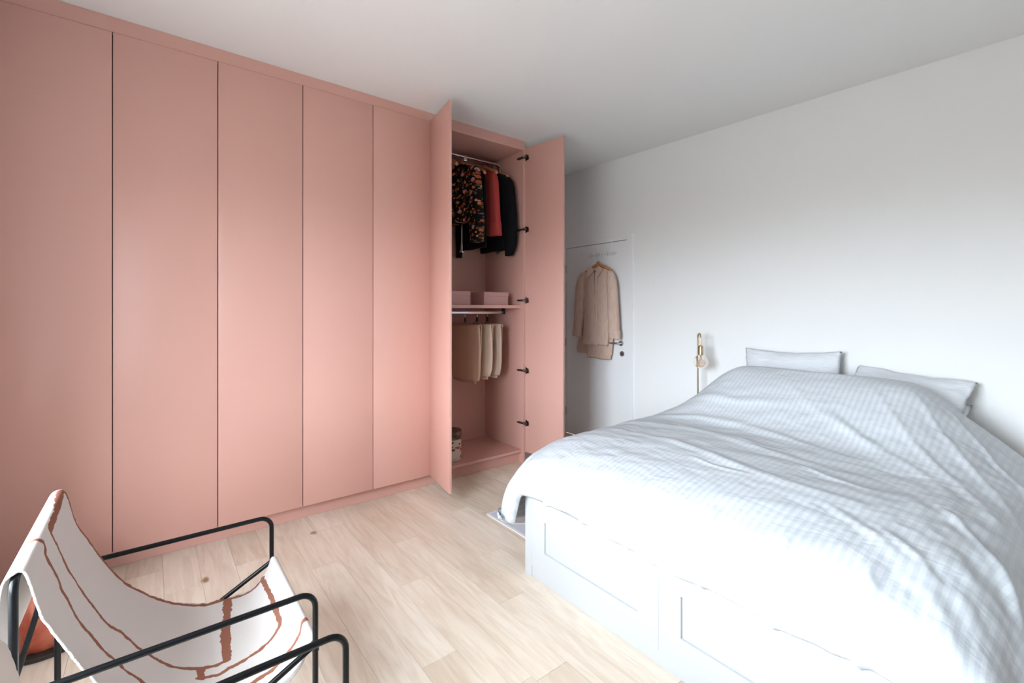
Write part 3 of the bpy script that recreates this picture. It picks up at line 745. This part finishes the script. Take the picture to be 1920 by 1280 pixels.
# ------------------------------------------------------------ bed
BX0, BX1, BY0, BY1 = 1.56, 3.64, .25, 1.88
bed = thing('bed', ((BX0+BX1)/2, (BY0+BY1)/2, 0), 'white double bed base with framed drawer fronts at its foot', 'bed')
bm = NB()
box(bm, BX0, BX0+.03, BY1-.053, BY1, .0005, .47, .002); box(bm, BX0, BX0+.03, BY0, BY0+.053, .0005, .47, .002)
box(bm, BX0+.004, BX0+.03, BY0+.053, BY1-.053, .0005, .058, .001); box(bm, BX0, BX0+.03, BY0+.053, BY1-.053, .416, .47, .002)
box(bm, BX0+.03, BX1, BY1-.02, BY1, .0005, .47, .002); box(bm, BX0+.03, BX1, BY0, BY0+.02, .0005, .47, .002)
box(bm, BX1-.02, BX1, BY0+.02, BY1-.02, .0005, .47, .001); box(bm, BX0+.03, BX1-.02, BY0+.02, BY1-.02, .45, .469)
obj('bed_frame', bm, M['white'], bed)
def drawer(y0, y1, p0, p1):
    z0, z1, q0, q1 = .060, .414, .157, .316
    bm = NB(); f, b = BX0, BX0+.02
    # frame face with bevelled inner return around a recessed panel
    o_ = [(y0, z0), (y1, z0), (y1, z1), (y0, z1)]; i_ = [(p0, q0), (p1, q0), (p1, q1), (p0, q1)]
    O = [bm.verts.new((f, y, z)) for y, z in o_]; I = [bm.verts.new((f, y, z)) for y, z in i_]
    Rr = [bm.verts.new((f+.010, y+(.001 if k in (0, 3) else -.001), z+(.001 if k < 2 else -.001))) for k, (y, z) in enumerate(i_)]
    Bk = [bm.verts.new((b, y, z)) for y, z in o_]
    for k in range(4):
        j = (k+1) % 4
        bm.faces.new((O[k], O[j], I[j], I[k])); bm.faces.new((I[k], I[j], Rr[j], Rr[k])); bm.faces.new((O[k], Bk[k], Bk[j], O[j]))
    bm.faces.new(Rr); bm.faces.new(Bk)
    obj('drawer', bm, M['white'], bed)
drawer(1.0655, 1.8265, 1.162, 1.728)
drawer(.3035, 1.0645, .402, .968)
bm = NB(); box(bm, BX0+.06, BX1-.03, BY0+.07, BY1-.06, .471, .635, .05, 4)
tag(obj('mattress', bm, M['mattress'], None, True), 'thick mattress under the duvet on the white bed base', 'mattress')

# duvet
foot = [(1.515, .425), (1.487, .45), (1.478, .50), (1.495, .56), (1.545, .615), (1.64, .655), (1.78, .685), (2.0, .70), (2.3, .70), (2.6, .70), (2.9, .705), (3.15, .71), (3.35, .70), (3.45, .67)]
side = [(2.005, -.37), (2.01, -.30), (2.005, -.22), (1.985, -.14), (1.945, -.075), (1.87, -.03), (1.76, -.006), (1.6, 0), (1.3, .012), (1.05, .015), (.8, .012), (.5, 0), (.36, -.006), (.25, -.03), (.17, -.085), (.125, -.16), (.10, -.26), (.09, -.36), (.085, -.42)]
A, sa = resample(catmull(foot, 16), 300); B, sb = resample(catmull(side, 16), 290)
XA, YB = np.meshgrid(A[:, 0], B[:, 0], indexing='ij'); ZA, DB = np.meshgrid(A[:, 1], B[:, 1], indexing='ij')
SA, SB = np.meshgrid(sa, sb, indexing='ij')
hb = sstep(2.55, 3.22, XA)*(1-.35*sstep(3.34, 3.5, XA))
cross = sstep(1.93, 1.50, YB)*sstep(.18, .66, YB)
bump = .262*hb*cross + .02*sstep(2.3, 3.2, XA)*cross
X_ = XA.copy(); Y_ = YB.copy(); hc = 1-sstep(.02, .36, SA)
Z_ = ZA + DB*(1-.70*hc) - .17*hc*sstep(1.83, 1.91, YB)*(1-.35*sstep(1.95, 2.0, YB)) + bump
# hem waviness and sag of the corners
hemf = 1-sstep(0, .30, SA)
Z_ += hemf*(.015*vnoise(SB*3.1, SA*0, 5)+.012*vnoise(SB*9, SA*0, 6))
X_ += hemf*(.014*vnoise(SB*5.0+3, SA*2, 8))
hems = 1-sstep(0, .28, SB); hemr = 1-sstep(0, .35, sb[-1]-SB)
Y_ += hems*.018*vnoise(SA*5, SB*2, 9) + hemr*.03*vnoise(SA*4.2, SB*2, 10)
corner = hemf*hems
X_ += corner*.025; Y_ -= corner*.02
Z_ -= hems*sstep(2.3, 1.75, XA)*(1-corner)*.055
# folds: soft ridges given as plan polylines (x,y), width, height
H = np.zeros_like(X_)
def ridge(pts, wd, h):
    P = catmull([(a, b) for a, b in pts], 8); d2 = np.full(X_.shape, 9.0); tt = np.zeros(X_.shape); n = len(P)
    for i in range(n-1):
        a = P[i]; b = P[i+1]; ab = b-a; L2 = ab@ab
        u = np.clip(((XA-a[0])*ab[0]+(YB-a[1])*ab[1])/L2, 0, 1)
        e = (XA-a[0]-u*ab[0])**2+(YB-a[1]-u*ab[1])**2
        m_ = e < d2; d2 = np.where(m_, e, d2); tt = np.where(m_, (i+u)/(n-1), tt)
    global H
    H = H + h*np.exp(-d2/(wd*wd))*np.sin(np.clip(tt, 0.02, .98)*PI)**.5
ridge([(2.35, 1.85), (2.42, 1.4), (2.30, .95), (2.28, .5)], .035, .009)
ridge([(2.12, 1.80), (2.10, 1.35), (1.98, .9), (1.95, .45)], .03, .009)
ridge([(2.62, 1.9), (2.66, 1.5), (2.60, 1.1), (2.5, .75)], .03, .009)
ridge([(2.9, 1.75), (2.84, 1.4), (2.88, 1.05)], .03, .010)
ridge([(3.05, 1.2), (2.85, .95), (2.72, .72), (2.55, .55)], .028, .007)
ridge([(2.95, 1.0), (2.76, .78), (2.58, .50), (2.3, .25)], .024, .007)
ridge([(3.05, .75), (2.80, .55), (2.5, .32), (2.15, .18)], .020, .009)
ridge([(3.1, .58), (2.85, .40), (2.5, .2), (2.1, .12)], .018, .010)
ridge([(3.2, .48), (2.95, .28), (2.7, .14), (2.3, .09)], .014, .013)
ridge([(1.9, .62), (1.80, .46), (1.70, .34)], .022, .007)
ridge([(1.85, .45), (1.76, .34), (1.68, .26)], .016, .007)
ridge([(2.2, .35), (2.0, .22), (1.8, .13), (1.6, .10)], .014, .014)
ridge([(2.45, 1.25), (2.38, 1.12), (2.36, .98)], .014, .007)
ridge([(2.22, .80), (2.16, .66), (2.14, .52)], .014, .008)
ridge([(1.95, 1.15), (1.92, 1.02), (1.93, .88)], .012, .006)
ridge([(3.22, 1.45), (3.16, 1.1), (3.18, .8)], .03, .008)
for yy, hh in ((.62, .010), (.86, .008), (1.17, .007), (1.42, .008), (1.66, .011), (.40, .012)):
    ridge([(1.49, yy+.01), (1.51, yy), (1.56, yy-.01), (1.63, yy+.01)], .013, hh)
H += .010*vnoise(XA*3.2+YB, YB*1.9, 21)+.004*vnoise(XA*8+2*YB, YB*4, 22)+.0022*vnoise(XA*17+6*YB, YB*8, 23)+.0010*vnoise(XA*34-9*YB, YB*13, 27)
right = sstep(.75, .2, YB)
H += right*(.006*vnoise(XA*5+YB*7, YB*14-XA*6, 24)+.004*vnoise(XA*9+YB*9, YB*24-XA*12, 25))
P = np.stack([X_, Y_, Z_], -1)
du = np.gradient(P, axis=0); dv = np.gradient(P, axis=1); Nn = np.cross(dv, du); Nn /= np.linalg.norm(Nn, axis=-1, keepdims=True)
if Nn[150, 140, 2] < 0: Nn = -Nn
P = P + Nn*H[..., None]
bm = NB(); uvl = bm.loops.layers.uv.new('cloth'); vs = grid_mesh(bm, P)
idx = {}
for i in range(P.shape[0]):
    for j in range(P.shape[1]): idx[vs[i][j]] = (sa[i], sb[j])
for f in bm.faces:
    for l in f.loops: l[uvl].uv = idx[l.vert]
dv_ = obj('duvet', bm, M['duvet'], None, 'all')
md = dv_.modifiers.new('thick', 'SOLIDIFY'); md.thickness = .022; md.offset = -1
tag(dv_, 'large white duvet with fine satin stripes spread over the whole bed', 'duvet')

# pillows
def pillow(cx, cy, cz, W, Hh, T, lean, roll, label, seed, yaw=0.0, mk='pillow'):
    n = 46; u = np.linspace(-1, 1, n); U, V = np.meshgrid(u, u, indexing='ij')
    prof = (np.clip(1-np.abs(U)**2.6, 0, 1)*np.clip(1-np.abs(V)**2.6, 0, 1))**.52
    Yl = W/2*U*(1-.075*(1-np.abs(V)**1.5)*0-.05*(1-V*V)); Zl = Hh/2*V*(1-.10*(1-U*U))
    nz = .006*vnoise(U*3+seed, V*2.2, seed)+.004*vnoise(U*7, V*5+seed, seed+1)
    nz = nz*(prof > .02)
    bm = NB(); sides = []
    for s in (1, -1):
        Pp = np.stack([s*(T/2*prof)+nz*s*1.2, Yl+.003*vnoise(V*6, U*6, seed+2), Zl+.003*vnoise(U*8, V*8, seed+3)], -1)
        grid_mesh(bm, Pp)
    bmesh.ops.remove_doubles(bm, verts=bm.verts, dist=.0015)
    R = Matrix.Rotation(yaw, 4, 'Z') @ Matrix.Rotation(lean, 4, 'Y') @ Matrix.Rotation(roll, 4, 'X')
    bmesh.ops.transform(bm, matrix=Matrix.Translation((cx, cy, cz)) @ R, verts=bm.verts)
    o = obj('pillow', bm, M[mk], None, 'all')
    return tag(o, label, 'pillow', 'white pillows at the bed head')
pillow(3.565, 1.362, .875, .63, .47, .15, math.radians(10), math.radians(-1.5), 'white pillow leaning upright on the wall, the one nearer the lamp', 3)
pillow(3.485, .725, .876, .57, .42, .11, math.radians(52), math.radians(7), 'white pillow at the right, tilted, lying on top of another pillow', 7)
pillow(3.475, .748, .742, .60, .44, .11, math.radians(60), math.radians(1), 'white pillow beneath the tilted right-hand pillow, only its right corner showing', 12)

# ------------------------------------------------------------ sling chairs
prof = [(-.262, .60), (-.268, .70), (-.262, .775), (-.243, .797), (-.224, .785), (-.20, .685), (-.172, .62), (-.125, .52), (-.065, .425), (.043, .325), (.145, .275), (.195, .266), (.30, .262), (.355, .300), (.378, .338), (.389, .366), (.402, .367), (.410, .352), (.402, .338)]
LINES = [
 ([(0.221,2.097),(0.336,2.093),(0.403,2.096),(0.513,2.097),(0.63,2.097),(0.777,2.095),(0.891,2.09),(0.939,2.093),(1.048,2.09),(1.12,2.088)], .007),
 ([(1.115,2.093),(1.12,1.933),(1.117,1.763)], .0085),
 ([(1.117,1.763),(1.112,1.748),(1.083,1.738),(1.051,1.730),(1.014,1.715),(0.98,1.7),(0.946,1.69),(0.917,1.68),(0.876,1.675),(0.859,1.675)], .0065),
 ([(0.98,2.083),(0.957,1.893),(0.943,1.738)], .0125),
 ([(0.943,1.738),(0.922,1.73),(0.872,1.725),(0.825,1.73),(0.794,1.735),(0.76,1.752),(0.723,1.768),(0.684,1.782),(0.665,1.798),(0.641,1.81),(0.625,1.818),(0.59,1.804),(0.563,1.798),(0.536,1.798),(0.508,1.802),(0.479,1.798),(0.423,1.795),(0.403,1.800),(0.381,1.8),(0.352,1.808),(0.328,1.812),(0.296,1.805),(0.267,1.790),(0.246,1.782)], .0065),
 ([(0.240,1.785),(0.236,1.802),(0.233,1.843),(0.231,1.9),(0.225,1.99),(0.216,2.093)], .0095),
 ([(0.205,1.677),(0.222,1.685),(0.236,1.695),(0.249,1.690),(0.258,1.670),(0.276,1.675),(0.311,1.695),(0.339,1.705),(0.355,1.698),(0.366,1.685),(0.39,1.680),(0.415,1.668),(0.441,1.657),(0.464,1.655),(0.513,1.663),(0.536,1.66),(0.558,1.659),(0.604,1.661),(0.63,1.655),(0.641,1.642),(0.659,1.635),(0.678,1.631),(0.691,1.625),(0.704,1.613),(0.788,1.582),(0.913,1.570),(0.99,1.580),(1.009,1.590),(1.048,1.597),(1.065,1.603),(1.123,1.603),(1.146,1.6),(1.165,1.597),(1.185,1.603),(1.21,1.62)], .0068),
 ([(0.872,1.723),(0.868,1.675)], .010)]
def make_chair(label):
    t = thing('sling_chair', (.07, 1.8, 0), label, 'chair')
    YN, YFa, r = 1.478, 2.128, .0085
    for yy in (YFa, YN):
        bm = NB()
        tube(bm, fillet([(.394, yy, .001), (.394, yy, .530), (-.262, yy, .530), (-.395, yy, .001)], .045), r, 14)
        sf = obj('arm_frame', bm, M['black'], t, True)
        bm = NB(); lathe(bm, [(.003, -.0035), (.006, -.003), (.0065, 0), (.003, .001)], (.394+r+.001, yy, .352), 14, 'X'); obj('screw', bm, M['hinge_metal'], sf, True)
        for xx in (.394, -.395):
            bm = NB(); lathe(bm, [(.0095, .0002), (.0105, .002), (.0105, .012), (.0095, .013)], (xx, yy, 0), 14)
            obj('foot_cap', bm, M['black'], sf, True)
    ya, yb = YN+.0175, YFa-.0175
    bm = NB(); tube(bm, fillet([(-.243, ya, .02), (-.243, ya, .785), (-.243, yb, .785), (-.243, yb, .02)], .03), r, 14)
    obj('back_frame', bm, M['black'], t, True)
    bm = NB(); tube(bm, fillet([(-.268, ya+.018, .012), (.394, ya+.0, .354), (.394, yb, .354), (-.268, yb-.018, .012)], .012, 4), r, 14)
    obj('seat_frame', bm, M['black'], t, True)
    bm = NB(); tube(bm, [(-.268, ya, .0125), (-.268, yb, .0125)], r, 12); obj('rear_crossbar', bm, M['black'], t, True)
    # sling
    C = catmull(prof, 24); ny = 190; ns = 360; C, s = resample(C, ns)
    y0, y1 = ya+.008, yb-.006; ys = np.linspace(y0, y1, ny)
    Sg, Yg = np.meshgrid(s, ys, indexing='ij')
    xs = np.repeat(C[:, :1], ny, 1); zs = np.repeat(C[:, 1:], ny, 1)
    v = (Yg-(y0+y1)/2)/((y1-y0)/2)
    sag = sstep(.30, .75, Sg)*sstep(1.15, .8, Sg)
    zs = zs - .012*sag*(1-v*v); xs = xs - .008*sag*(1-v*v)
    edge = sstep(.93, 1, np.abs(v))
    yy = Yg + edge*np.sign(v)*(.0035*vnoise(Sg*60, v*0, 3)+.002*vnoise(Sg*220, v*0, 4))
    P = np.stack([xs, yy, zs], -1)
    msk = np.zeros(Sg.shape)
    wob = .0022*vnoise(Sg*70, Yg*70, 40)+.0016*vnoise(Sg*150, Yg*150, 41)
    for pts, hw in LINES:
        for (a0, b0), (a1, b1) in zip(pts[:-1], pts[1:]):
            L2 = (a1-a0)**2+(b1-b0)**2
            u = np.clip(((Sg-a0)*(a1-a0)+(Yg-b0)*(b1-b0))/L2, 0, 1)
            d = np.hypot(Sg-a0-u*(a1-a0), Yg-b0-u*(b1-b0)) - .0010
            msk = np.maximum(msk, np.clip(.5+(hw*(1+.22*vnoise(Sg*22, Yg*22, 42))+wob-d)/.004, 0, 1))
    msk *= (Sg > .195)
    bm = NB(); lay = bm.verts.layers.float.new('print'); vs = grid_mesh(bm, P)
    for i in range(ns):
        for j in range(ny): vs[i][j][lay] = float(msk[i, j])
    sl = obj('sling', bm, M['sling'], t, 'all')
    md = sl.modifiers.new('thick', 'SOLIDIFY'); md.thickness = .005; md.offset = 0
    tag(sl, 'ivory canvas sling with rust-brown brush lines')
    return t
ch = make_chair('black tube-framed sling chair with ivory rust-lined canvas, nearest the wardrobe')
c2 = copy_tree(ch); c2.location = (ch.location.x+.015, ch.location.y-.885, 0)
for o_ in c2.children:
    if o_.name.startswith('sling'):
        o_.material_slots[0].link = 'OBJECT'; o_.material_slots[0].material = M['plain_sling']; o_['label'] = 'plain ivory canvas'
c2['label'] = 'second black-framed sling chair cut off by the bottom edge, one armrest showing'

# ------------------------------------------------------------ salt lamp behind the chair
t = thing('salt_lamp', (-.34, 2.73, 0), 'big orange-pink salt crystal lamp on a dark base, on the floor behind the chair', 'lamp')
rs = random.Random(5); bm = NB()
bmesh.ops.create_icosphere(bm, subdivisions=5, radius=1)
co = np.array([v.co[:] for v in bm.verts])
pl_ = []
for k in range(26):
    a = rs.uniform(0, 2*PI); e = rs.uniform(-.3, 1.2); pl_.append((Vector((math.cos(a)*math.cos(e), math.sin(a)*math.cos(e), math.sin(e))), rs.uniform(.80, .95)))
for v in bm.verts:
    p_ = v.co.copy()
    for nrm, dd in pl_:
        q = p_.dot(nrm)
        if q > dd: p_ -= nrm*(q-dd)*.9
    if p_.z < -.62: p_.z = -.62
    v.co = p_
co = np.array([v.co[:] for v in bm.verts])
d3 = .03*vnoise(co[:, 0]*4+co[:, 2]*3, co[:, 1]*4-co[:, 2]*2, 3)+.015*vnoise(co[:, 0]*11, co[:, 1]*11+co[:, 2]*9, 4)
for v, dd in zip(bm.verts, d3):
    z = v.co.z; k = 1.0-.28*max(0, (z+.2)); v.co = Vector((v.co.x*.155*k*(1+dd), v.co.y*.155*k*(1+dd), .022+(z+.62)*.205))+Vector((-.34, 2.73, 0))
obj('salt_crystal', bm, M['salt'], t, 'all')
bm = NB(); lathe(bm, [(.12, .0005), (.152, .002), (.156, .006), (.156, .018), (.150, .0225), (.05, .0225)], (-.34, 2.73, 0), 40); obj('base', bm, M['saltwood'], t, True)
bm = NB(); pts = catmull([(-.44, 2.62, .016), (-.47, 2.60, .006), (-.475, 2.66, .005), (-.50, 2.74, .005), (-.58, 2.80, .005), (-.66, 2.95, .005)], 6); tube(bm, [tuple(q) for q in pts], .004, 8); obj('cord', bm, M['cord'], t, True)
